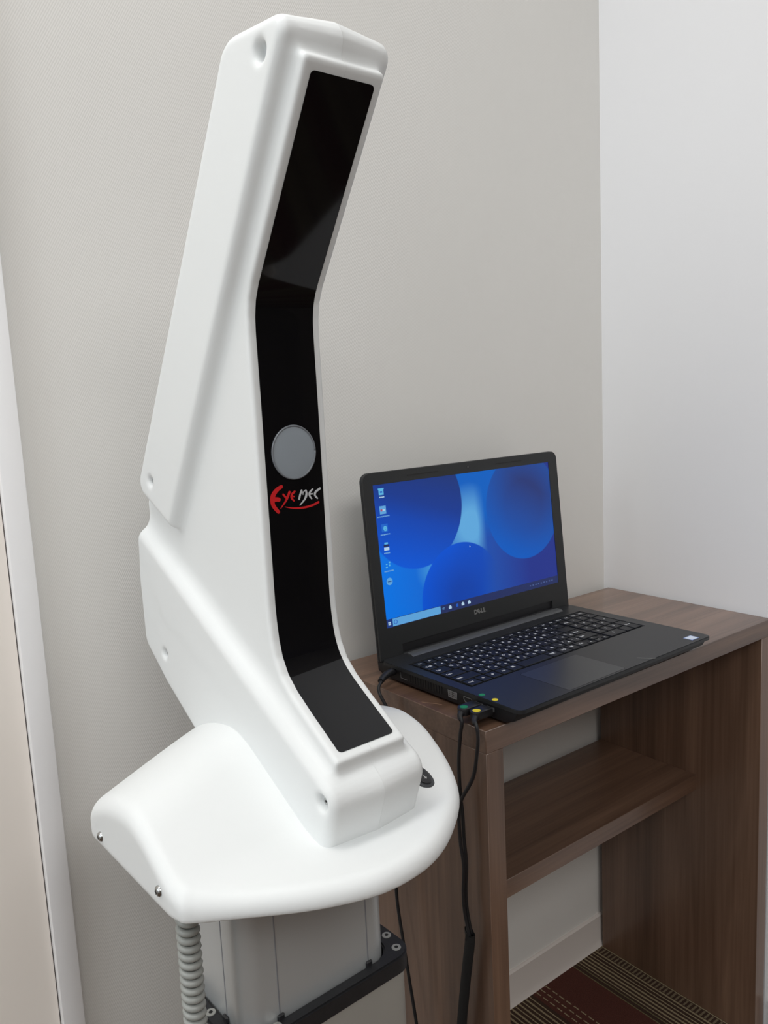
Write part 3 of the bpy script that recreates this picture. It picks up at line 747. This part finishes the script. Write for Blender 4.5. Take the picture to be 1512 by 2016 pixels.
kcache = {}
def key_mesh(w_, d_):
    k = (round(w_, 4), round(d_, 4))
    if k not in kcache:
        bm = bmesh.new(); g = 0.0013
        box(bm, -w_/2+g, w_/2-g, -d_/2+g, d_/2-g, -0.0014, 0.0006)
        bmesh.ops.bevel(bm, geom=[e for e in bm.edges if all(v.co.z > 0 for v in e.verts)], offset=0.0005, segments=1, affect='EDGES')
        me = bpy.data.meshes.new('key'); bm.to_mesh(me); bm.free(); me.materials.append(M['key']); kcache[k] = me
    return kcache[k]
tcache = {}
def text_mesh(s, size, bold=0.0, extr=0.0, align='CENTER', name='legend'):
    k = (s, size, bold, extr, align)
    if k in tcache: return tcache[k]
    cu = bpy.data.curves.new('t', 'FONT'); cu.body = s; cu.size = size; cu.align_x = align; cu.align_y = 'CENTER'
    cu.resolution_u = 4 if size > 0.01 else 2; cu.offset = bold; cu.extrude = extr
    to = bpy.data.objects.new('t', cu); C.objects.link(to)
    bpy.context.view_layer.update()
    dg = bpy.context.evaluated_depsgraph_get()
    me = bpy.data.meshes.new_from_object(to.evaluated_get(dg)); me.name = name
    bpy.data.objects.remove(to); bpy.data.curves.remove(cu)
    tcache[k] = me; return me
ktop = LT-0.0002
for (a0, a1, b0, b1, s1, s2) in keyrows:
    o = bpy.data.objects.new('key', key_mesh(a1-a0, b1-b0)); link(o); o.parent = lap
    o.location = ((a0+a1)/2, (b0+b1)/2, ktop)
    if not s1: continue
    if len(s1) == 1:
        lst = [(s1, -0.0034, 0.0028, 0.0058), (s2, 0.0032, -0.0030, 0.0046)] if s2 else [(s1, -0.0005, 0.001, 0.0056)]
    else: lst = [(s1, 0.0 if (a1-a0) < 0.02 else -(a1-a0)/2+0.0080, 0.0, 0.0046 if (b1-b0) > 0.016 else 0.0038)]
    bmj = bmesh.new()
    for s, dx, dy, sz in lst:
        if not s: continue
        t = bmesh.new(); t.from_mesh(text_mesh(s, sz, 0.00012)); 
        for v in t.verts: v.co += Vector((dx, dy, 0))
        tm = bpy.data.meshes.new('x'); t.to_mesh(tm); t.free(); bmj.from_mesh(tm); bpy.data.meshes.remove(tm)
    l = obj('legend', bmj, M['legend'], o); l.location = (0, 0, 0.00075)

# stickers and a silver sliver
def disc(name, x_, y_, z_, r_, m, parent, **kw):
    bm = bmesh.new(); cyl(bm, (0, 0, 0), (0, 0, 1), r_, 0.0004, 28); o = obj(name, bm, m, parent, **kw); o.location = (x_, y_, z_); return o
disc('dot_sticker', 0.0062, 0.0646, LT-0.0001, 0.0036, M['green'], lap, label='green round sticker')
disc('dot_sticker', 0.0062, 0.0439, LT-0.0001, 0.0036, M['yellow'], lap, label='yellow round sticker')
bm = bmesh.new(); box(bm, -0.0085, 0.0085, -0.0070, 0.0070, 0, 0.0003); box(bm, -0.0072, 0.0072, -0.0057, 0.0057, 0.0003, 0.0004, mi=1)
s_ = obj('square_sticker', bm, [M['sticker_edge'], M['sticker']], lap, label='small white blue-edged sticker'); s_.location = (0.3515, 0.0135, LT-0.00005)
bm = bmesh.new(); box(bm, -0.011, 0.011, -0.0008, 0.0008, 0, 0.0003); s_ = obj('silver_sliver', bm, M['badge'], lap); s_.location = (0.2400, 0.0075, LT-0.00005); s_.rotation_euler = (0, 0, math.radians(-50))  # thin slanted silver sliver on the palm rest

# ports on the left side
XS = 0.0022
bm = bmesh.new(); cyl(bm, (XS-0.0004, 0.2205, 0.0145), (1, 0, 0), 0.0036, 0.001, 20); obj('power_jack', bm, M['slot'], lap)
bm = bmesh.new(); box(bm, XS-0.0005, XS+0.001, 0.1935, 0.2065, 0.0090, 0.0095); box(bm, XS-0.0005, XS+0.001, 0.2060, 0.2065, 0.0090, 0.0170); obj('network_port', bm, M['port'], lap)
for i in range(13):
    bm = boxbm(XS-0.0005, XS+0.0005, -0.0012, 0.0012, 0.0078, 0.0180); o = obj('vent_slot', bm, M['slot'], lap); o.location = (0, 0.1300+i*0.0049, 0)
bm = bmesh.new(); prism(bm, [(0.1020, 0.0085), (0.1165, 0.0085), (0.1175, 0.0175), (0.1010, 0.0175)], 0, XS-0.0008, XS+0.0008); vg = obj('display_port', bm, M['port'], lap)
bm = bmesh.new()
for i in range(5):
    for j in range(3): cyl(bm, (XS-0.0010, 0.1048+i*0.0023, 0.0108+j*0.0022), (1, 0, 0), 0.0006, 0.0006, 8)
obj('pin_hole', bm, M['slot'], vg, kind='stuff')
bm = bmesh.new(); ring(bm, [(a_[0], a_[1]) for a_ in fillet([(0.0765, 0.0125), (0.0790, 0.0095), (0.0880, 0.0095), (0.0905, 0.0125), (0.0905, 0.0165), (0.0765, 0.0165)], [0.0005]*6)],
     [(a_[0], a_[1]) for a_ in fillet([(0.0773, 0.0129), (0.0794, 0.0103), (0.0876, 0.0103), (0.0897, 0.0129), (0.0897, 0.0157), (0.0773, 0.0157)], [0.0005]*6)], XS-0.0006, XS+0.0008)
for v in bm.verts: v.co = Vector((v.co.z, v.co.x, v.co.y))
bmesh.ops.recalc_face_normals(bm, faces=bm.faces); obj('video_port', bm, M['port'], lap)

# lid
lid = empty('lid', (0, 0.2450, 0.0195), 0); lid.parent = lap; LA = math.radians(4.99)
lid.rotation_euler = (-LA, 0, 0)      # top leans back (local z = up the lid, local y = behind)
LHh = 0.2493
def lid_outline(r=0.012):
    pts = []
    for cx_, cz_, a0 in ((LW-r, LHh-r, 0), (r, LHh-r, 90)):
        for i in range(9):
            a = math.radians(a0+90*i/8); pts.append((cx_+r*math.cos(a), cz_+r*math.sin(a)))
    pts += [(0.0, 0.002), (0.003, -0.001), (0.0385, -0.001), (0.0385, 0.0170), (0.3415, 0.0170), (0.3415, -0.001), (LW-0.003, -0.001), (LW, 0.002)]
    return pts
bm = bmesh.new(); prism(bm, lid_outline(), 1, 0.0022, 0.0075, 0.0018, 3)
lb = obj('lid_shell', bm, M['lap'], lap, smooth=35)
sx0, sx1, sz0, sz1 = 0.0160, 0.3603, 0.0432, 0.2330
# bezel: outline minus screen opening, built as bridged strips
def bezel():
    bm = bmesh.new(); out_ = lid_outline(); g = 0.0006
    out_ = [(min(max(a, g), LW-g), min(b, LHh-g)) for a, b in out_]
    def quad_strip(z0, z1):
        pass
    r = 0.0114
    zs = [0.0, -0.001]
    # pieces: left, right, top, bottom
    L_ = [(sx0, sz0), (sx0, sz1)]
    left = [(g, 0.002), (sx0, 0.002), (sx0, sz1)]+[(sx0, LHh-g)]+[(r+g+(-r)*math.sin(math.radians(t)), LHh-g-r+r*math.cos(math.radians(t))) for t in range(0, 91, 10)]
    right = [(LW-a, b) for a, b in left]; right = [(a+(-(LW-sx0)+sx1 if abs(a-(LW-sx0)) < 1e-6 else 0), b) for a, b in right]
    prism(bm, left, 1, -0.0006, 0.0024); prism(bm, right, 1, -0.0006, 0.0024)
    prism(bm, [(sx0, sz1), (sx1, sz1), (sx1, LHh-g), (sx0, LHh-g)], 1, -0.0006, 0.0024)
    prism(bm, [(sx0, 0.002), (0.0385, 0.002), (0.0385, 0.0175), (sx0, 0.0175)], 1, -0.0006, 0.0024)
    prism(bm, [(0.3415, 0.002), (sx1, 0.002), (sx1, 0.0175), (0.3415, 0.0175)], 1, -0.0006, 0.0024)
    prism(bm, [(sx0, 0.0175), (sx1, 0.0175), (sx1, sz0), (sx0, sz0)], 1, -0.0006, 0.0024)
    bmesh.ops.remove_doubles(bm, verts=bm.verts, dist=1e-5)
    return bm
bz = obj('bezel', bezel(), M['lap_lid'], lap)
def on_lid(o): o.parent = lap; o.matrix_parent_inverse = Matrix.Identity(4); o.location = lid.location; o.rotation_euler = lid.rotation_euler
on_lid(lb); on_lid(bz)
# details on the bezel
bm = bmesh.new(); cyl(bm, (0.1884, -0.0007, 0.2412), (0, 1, 0), 0.0022, 0.001, 20); cyl(bm, (0.1884, -0.0008, 0.2412), (0, 1, 0), 0.0008, 0.001, 12, mi=1)
obj('webcam', bm, [M['gloss'], M['badge']], bz)
for xs in (0.0750, 0.2440):
    obj('rubber_bumper', boxbm(xs, xs+0.056, -0.0009, 0.0, 0.2398, 0.2414), M['slot'], bz)
lg = bpy.data.objects.new('badge_text', text_mesh('D', 0.0085, 0.0003, 0.0002)); link(lg); lg.parent = bz
lg.data = lg.data.copy(); lg.data.materials.append(M['badge'])
bmj = bmesh.new()
for s, dx, rot in (('D', -0.0078, 0), ('E', -0.0018, 38), ('L', 0.0043, 0), ('L', 0.0094, 0)):
    t = bmesh.new(); t.from_mesh(text_mesh(s, 0.0088, 0.00035, 0.0002))
    for v in t.verts:
        q = Matrix.Rotation(math.radians(rot), 3, 'Z') @ v.co; v.co = q+Vector((dx, 0, 0))
    tm = bpy.data.meshes.new('x'); t.to_mesh(tm); t.free(); bmj.from_mesh(tm); bpy.data.meshes.remove(tm)
bpy.data.objects.remove(lg)
lg = obj('badge', bmj, M['badge'], bz, label='silver maker lettering'); lg.location = (0.1850, -0.0008, 0.0325); lg.rotation_euler = (math.radians(90), 0, 0)

def screen_mat():
    m = bpy.data.materials.new('lit_screen'); m.use_nodes = True; nt = m.node_tree; b = nt.nodes['Principled BSDF']
    b.inputs['Base Color'].default_value = (0.004, 0.004, 0.006, 1); b.inputs['Roughness'].default_value = 0.40; b.inputs['Specular IOR Level'].default_value = 0.15
    tc = nt.nodes.new('ShaderNodeTexCoord'); sp = nt.nodes.new('ShaderNodeSeparateXYZ'); nt.links.new(tc.outputs['Object'], sp.inputs[0])
    X, Z = sp.outputs[0], sp.outputs[2]
    def mt(op, a, b_=None, c_=None, clamp=False):
        n = nt.nodes.new('ShaderNodeMath'); n.operation = op; n.use_clamp = clamp
        for i, x in enumerate((a, b_, c_)):
            if x is None: continue
            if isinstance(x, (int, float)): n.inputs[i].default_value = x
            else: nt.links.new(x, n.inputs[i])
        return n.outputs[0]
    def dist(cx_, cz_):
        a = mt('SUBTRACT', X, cx_); c = mt('SUBTRACT', Z, cz_); return mt('SQRT', mt('ADD', mt('MULTIPLY', a, a), mt('MULTIPLY', c, c)))
    def mixc(f, a, c):
        n = nt.nodes.new('ShaderNodeMix'); n.data_type = 'RGBA'; n.clamp_factor = True
        if isinstance(f, float): n.inputs[0].default_value = f
        else: nt.links.new(f, n.inputs[0])
        for i, x in ((6, a), (7, c)):
            if isinstance(x, tuple): n.inputs[i].default_value = x
            else: nt.links.new(x, n.inputs[i])
        return n.outputs[2]
    def lerp(v, a, b_): return mt('DIVIDE', mt('SUBTRACT', v, a), b_-a, clamp=True)
    def inside(d, r, s=0.0008): return mt('DIVIDE', mt('SUBTRACT', r+s, d), 2*s, clamp=True)
    # backdrop: mid blue, pale flare in the middle, navy at the lower right
    bg = mixc(lerp(X, 0.02, 0.30), srgb(0, 118, 232), srgb(38, 54, 140))
    fl = mt('SUBTRACT', 1.0, mt('DIVIDE', dist(0.185, 0.158), 0.062), clamp=True)
    fl = mt('MULTIPLY', fl, mt('SUBTRACT', 1.0, lerp(X, 0.196, 0.214)), clamp=True)
    up = mt('MULTIPLY', lerp(Z, 0.135, 0.17), mt('SUBTRACT', 1.0, lerp(X, 0.255, 0.275)))
    bg = mixc(up, bg, srgb(8, 98, 196)); bg = mixc(mt('MULTIPLY', fl, 1.5), bg, srgb(98, 172, 226))
    fl2 = mt('SUBTRACT', 1.0, mt('DIVIDE', dist(0.108, 0.108), 0.034), clamp=True); bg = mixc(fl2, bg, srgb(70, 160, 226))
    # circle at the right, lit rim at its lower left
    dC = dist(0.2975, 0.1722)
    tC = lerp(mt('ADD', mt('MULTIPLY', X, 0.55), Z), 0.235, 0.375)
    cC = mixc(tC, srgb(4, 92, 196), srgb(42, 58, 120))
    cC = mixc(mt('MULTIPLY', lerp(dC, 0.04, 0.08), 0.35), cC, srgb(0, 100, 205))
    c = mixc(inside(dC, 0.0800), bg, cC)
    # big circle upper left
    dA = dist(0.0851, 0.1982)
    tA = lerp(mt('ADD', mt('MULTIPLY', X, 0.35), Z), 0.12, 0.235)
    cA = mixc(tA, srgb(0, 92, 226), srgb(20, 62, 158))
    cA = mixc(lerp(mt('ADD', mt('MULTIPLY', X, 0.25), Z), 0.20, 0.275), cA, srgb(30, 54, 120))
    c = mixc(inside(dA, 0.0856), c, cA)
    # circle at the bottom
    dB = dist(0.1590, 0.0580)
    cB = mixc(lerp(dB, 0.02, 0.080), srgb(14, 66, 170), srgb(0, 84, 214))
    cB = mixc(lerp(X, 0.14, 0.235), cB, srgb(14, 70, 176))
    ib = mt('MULTIPLY', inside(dB, 0.0785), mt('SUBTRACT', 1.0, lerp(mt('SUBTRACT', X, mt('MULTIPLY', Z, 0.15)), 0.185, 0.215)))
    c = mixc(ib, c, cB)
    nt.links.new(c, b.inputs['Emission Color']); b.inputs['Emission Strength'].default_value = 0.95
    return m
bm = boxbm(sx0-0.001, sx1+0.001, 0.0002, 0.0021, sz0-0.001, sz1+0.001)
scr = obj('screen', bm, screen_mat(), lap, label='lit display with blue wallpaper'); on_lid(scr)
bpy.data.objects.remove(lid)
def em(name, r, g, b): return mat(name, (0.01, 0.01, 0.01, 1), 0.5, emit=tuple(0.85*c for c in srgb(r, g, b)[:3])+(1,))
E_ = dict(bar=em('px_taskbar', 22, 40, 96), search=em('px_search', 96, 172, 232), white=em('px_white', 190, 222, 246), cyan=em('px_cyan', 92, 190, 240),
          tile=em('px_tile', 0, 104, 214), red=em('px_red', 190, 70, 110), dark=em('px_dark', 16, 34, 84), blue=em('px_blue', 20, 90, 200), start=em('px_start', 8, 52, 130), tray=em('px_tray', 74, 96, 150), dim=em('px_dim', 110, 170, 226))
def flat(bm, x0, x1, z0, z1, lvl=0, mi=0): box(bm, x0, x1, 0.00005-0.00006*lvl, 0.0003, z0, z1, mi=mi)
bm = bmesh.new(); flat(bm, sx0, sx1, sz0, 0.0545); tb = obj('taskbar', bm, E_['bar'], scr)
bm = bmesh.new(); flat(bm, sx0+0.0105, 0.1120, sz0+0.0006, 0.0540, 1); obj('search_box', bm, E_['search'], scr)
bm = bmesh.new(); flat(bm, sx0, sx0+0.0105, sz0, 0.0545, 1)
for a in (0, 1):
    for b_ in (0, 1): flat(bm, sx0+0.0030+a*0.0023, sx0+0.0050+a*0.0023, 0.0466+b_*0.0023, 0.0486+b_*0.0023, 2, mi=1)
obj('start_button', bm, [E_['start'], E_['white']], scr)
bm = bmesh.new()
P = [(0.0315+0.0026*math.cos(a), -0.0001, 0.0490+0.0026*math.sin(a)) for a in np.linspace(0, 2*math.pi, 20)]; tube(bm, P, 0.00045, 6)
obj('search_ring', bm, E_['blue'], scr)
def icon(parts, name='icon', mats=None, **kw):
    bm = bmesh.new(); ms = []
    for (x0, x1, z0, z1, k, lvl) in parts:
        if E_[k] not in ms: ms.append(E_[k])
        flat(bm, x0, x1, z0, z1, lvl, ms.index(E_[k]))
    return obj(name, bm, ms, scr, **kw)
for xc, col_ in ((0.1175, 'dim'), (0.1300, 'white'), (0.1431, 'cyan'), (0.1545, 'white'), (0.1670, 'white')):
    if col_ == 'cyan':
        icon([(xc-0.0016, xc+0.0022, 0.0472, 0.0514, 'blue', 2)], 'taskbar_icon')
    elif col_ == 'dim': icon([(xc-0.0020, xc+0.0020, 0.0500, 0.0508, 'dim', 2), (xc-0.0020, xc+0.0020, 0.0484, 0.0490, 'dim', 2)], 'taskbar_icon')
    else: icon([(xc-0.0026, xc+0.0026, 0.0470, 0.0505, 'white', 2), (xc-0.0012, xc+0.0012, 0.0505, 0.0518, 'white', 2)], 'taskbar_icon')
for i in range(9):
    xc = 0.2960+i*0.0062; icon([(xc-0.0012, xc+0.0014+(i % 3)*0.0004, 0.0482, 0.0500+(i % 2)*0.0004, 'tray', 2)], 'tray_icon')
def caption(xc, zc, w_, k='dim'):
    bm = bmesh.new(); x = xc-w_/2; rnd = random.Random(int(xc*1e5+zc*1e5))
    while x < xc+w_/2:
        l = rnd.uniform(0.0008, 0.0020); flat(bm, x, x+l, zc-0.0007-rnd.uniform(0, 0.0004), zc+0.0006, 2); x += l+0.0005
    obj('caption', bm, E_[k], scr)
xi = 0.0290
icon([(xi-0.0040, xi+0.0040, 0.2190, 0.2262, 'cyan', 2), (xi-0.0048, xi+0.0048, 0.2262, 0.2278, 'cyan', 2), (xi-0.0018, xi+0.0018, 0.2218, 0.2240, 'blue', 3)], 'desktop_icon'); caption(xi, 0.2162, 0.0070, 'white')
icon([(xi-0.0052, xi+0.0052, 0.1938, 0.2045, 'search', 2), (xi-0.0040, xi-0.0010, 0.1975, 0.2002, 'red', 3), (xi-0.0005, xi+0.0036, 0.1978, 0.1998, 'white', 3)], 'desktop_icon'); caption(xi-0.0005, 0.1908, 0.0200, 'dim')
icon([(xi-0.0052, xi+0.0052, 0.1700, 0.1806, 'tile', 2)], 'desktop_icon'); caption(xi, 0.1668, 0.0150, 'dim')
bm = bmesh.new(); bm.from_mesh(text_mesh('e', 0.0130, 0.0004)); le = obj('desktop_icon', bm, E_['cyan'], scr); le.location = (xi+0.0005, -0.0002, 0.1755); le.rotation_euler = (math.radians(90), 0, 0)
icon([(xi-0.0042, xi+0.0042, 0.1455, 0.1495, 'white', 2), (xi-0.0045, xi+0.0045, 0.1505, 0.1530, 'dark', 2), (xi-0.0030, xi+0.0026, 0.1535, 0.1560, 'cyan', 2)], 'desktop_icon'); caption(xi, 0.1420, 0.0100, 'dim')
icon([(xi-0.0045, xi-0.0015, 0.1225, 0.1240, 'cyan', 2), (xi-0.0040, xi-0.0015, 0.1265, 0.1278, 'cyan', 2), (xi+0.0005, xi+0.0030, 0.1240, 0.1262, 'cyan', 2), (xi+0.0008, xi+0.0034, 0.1280, 0.1302, 'cyan', 2)], 'desktop_icon'); caption(xi, 0.1180, 0.0150, 'dim')
bm = bmesh.new(); cyl(bm, (xi-0.0008, 0.0003, 0.1040), (0, -1, 0), 0.0050, 0.0004, 24)
flat(bm, xi-0.0038, xi+0.0022, 0.1035, 0.1045, 8, mi=1); obj('desktop_icon', bm, [E_['search'], E_['start']], scr)
bm = bmesh.new(); prism(bm, [(0.1778, 0.1268), (0.1778, 0.1292), (0.1796, 0.1278)], 1, -0.0001, 0.0003); obj('pointer', bm, E_['white'], scr)

# ================================================================== CABLES
def lw(x, y, z):      # laptop local -> world
    return LO+Vector((x*math.cos(LYAW)-y*math.sin(LYAW), x*math.sin(LYAW)+y*math.cos(LYAW), z))
def usb(yc, zc, xend, path, dotm, label, dlabel):
    root = empty('usb_cable', lw(0, yc, zc), LYAW, label=label, cat='cable', group=None)
    inv = Matrix.Rotation(-LYAW, 4, 'Z') @ Matrix.Translation(-root.location)
    bm = boxbm(-0.0035, 0.0020, -0.0060, 0.0060, -0.0023, 0.0023, 0.0004, 1); obj('connector', bm, M['port'], root)
    bm = bmesh.new(); prism(bm, fillet([(-0.0022, -0.0078), (-0.0022, 0.0078), (xend+0.004, 0.0078), (xend, 0.0045), (xend-0.002, -0.003), (xend+0.003, -0.0072)], [0.001, 0.001, 0.003, 0.003, 0.004, 0.003]), 2, -0.0043, 0.0043, 0.0010, 2)
    obj('plug', bm, M['rubber'], root, smooth=40)
    d = disc('dot_sticker', xend+0.0058, -0.0002, 0.0041, 0.0046, dotm, root, label=dlabel)
    Q = [inv @ Vector(p) for p in path]
    bm = bmesh.new(); tube(bm, catmull(Q[:3], 5)[:9], [0.0040, 0.0039, 0.0038, 0.0036, 0.0034, 0.0032, 0.0030, 0.0028, 0.0026], 12); obj('strain_relief', bm, M['rubber'], root, smooth=60)
    bm = bmesh.new(); tube(bm, catmull(Q, 8), 0.0021, 10); obj('cord', bm, M['rubber'], root, smooth=180)
    return root
XC = -0.6225
g0 = lw(-0.0270, 0.0630, 0.0125); y0_ = lw(-0.0235, 0.0445, 0.0125)
usb(0.0640, 0.0135, -0.0290, [g0, g0+Vector((-0.0070, -0.0040, -0.001)), (XC+0.001, -0.2790, 0.7125), (XC, -0.2765, 0.6960), (XC, -0.2727, 0.6643), (XC, -0.2730, 0.6280), (XC, -0.2756, 0.6048), (XC, -0.2766, 0.5746),
      (XC, -0.2792, 0.5450), (XC, -0.2768, 0.5123), (XC, -0.2775, 0.4878), (XC, -0.2835, 0.4600)], M['green'],
    'thin black cable whose plug carries a green dot', 'green dot')
usb(0.0465, 0.0135, -0.0265, [y0_, y0_+Vector((-0.0085, -0.0060, -0.001)), (XC+0.001, -0.3020, 0.7160), (XC, -0.3050, 0.7040), (XC, -0.3030, 0.6864), (XC, -0.2951, 0.6543), (XC-0.005, -0.2807, 0.6251), (XC-0.006, -0.2765, 0.6090),
      (XC-0.006, -0.2770, 0.5746), (XC-0.006, -0.2812, 0.5450), (XC-0.006, -0.2788, 0.5123), (XC-0.005, -0.2790, 0.4878), (XC-0.0045, -0.2850, 0.4600)], M['yellow'],
    'thin black cable whose plug carries a yellow dot', 'yellow dot')
# woven sleeve that gathers both
bm = bmesh.new()
cen = catmull([(XC-0.002, -0.2836, 0.4640), (XC-0.002, -0.2825, 0.4500), (XC-0.002, -0.2740, 0.4023), (XC-0.002, -0.2630, 0.3314), (XC-0.002, -0.2560, 0.26), (XC-0.004, -0.255, 0.15), (XC-0.01, -0.262, 0.05), (XC-0.02, -0.280, 0.0075)], 5)
rings = []
for i, p in enumerate(cen):
    rings.append([bm.verts.new(p+Vector((0.0042*math.cos(t), 0.0062*math.sin(t)*(1.15 if i < 2 else 1.0), 0.0035*math.sin(t) if i < 1 else 0))) for t in np.linspace(0, 2*math.pi, 17)[:-1]])
for a, b in zip(rings, rings[1:]):
    for k in range(16): bm.faces.new((a[k], a[(k+1) % 16], b[(k+1) % 16], b[k]))
bm.faces.new(rings[-1]); bmesh.ops.recalc_face_normals(bm, faces=bm.faces)
bmesh.ops.solidify(bm, geom=bm.faces[:], thickness=0.0006)
obj('cable_sleeve', bm, M['sleeve'], smooth=50, label='black sleeve that wraps the two cables beside the desk panel', cat='cable sleeve')
# laptop power cable
j = lw(0.0010, 0.2205, 0.0145)
pc = empty('power_cable', j, 0, label='black power cable plugged into the rear left of the laptop', cat='cable')
bm = bmesh.new(); tube(bm, [(0.002, 0, 0), (-0.006, -0.001, 0.0), (-0.014, -0.003, -0.0005), (-0.022, -0.0065, -0.0015), (-0.029, -0.011, -0.003)], [0.0048, 0.0050, 0.0048, 0.0044, 0.0038], 14)
obj('plug', bm, M['rubber'], pc, smooth=60)
Q = [Vector((-0.020, -0.0058, -0.0012)), Vector((-0.030, -0.0125, -0.004)), Vector((-0.0395, -0.021, -0.012))]
XP = -0.6165-j.x
for (y_, z_) in ((-0.145, 0.676), (-0.150, 0.62), (-0.152, 0.54), (-0.154, 0.4563), (-0.1562, 0.4295), (-0.1643, 0.3847), (-0.1725, 0.34), (-0.183, 0.2853), (-0.20, 0.18), (-0.215, 0.06), (-0.22, 0.006)):
    Q.append(Vector((XP-(0.010 if z_ < 0.05 else 0.0)-0.0135*min(1, max(0, (0.70-z_)/0.1))*1.0, y_-j.y, z_-j.z)))
bm = bmesh.new(); tube(bm, catmull(Q, 8), 0.0021, 10); obj('cord', bm, M['rubber'], pc, smooth=180)
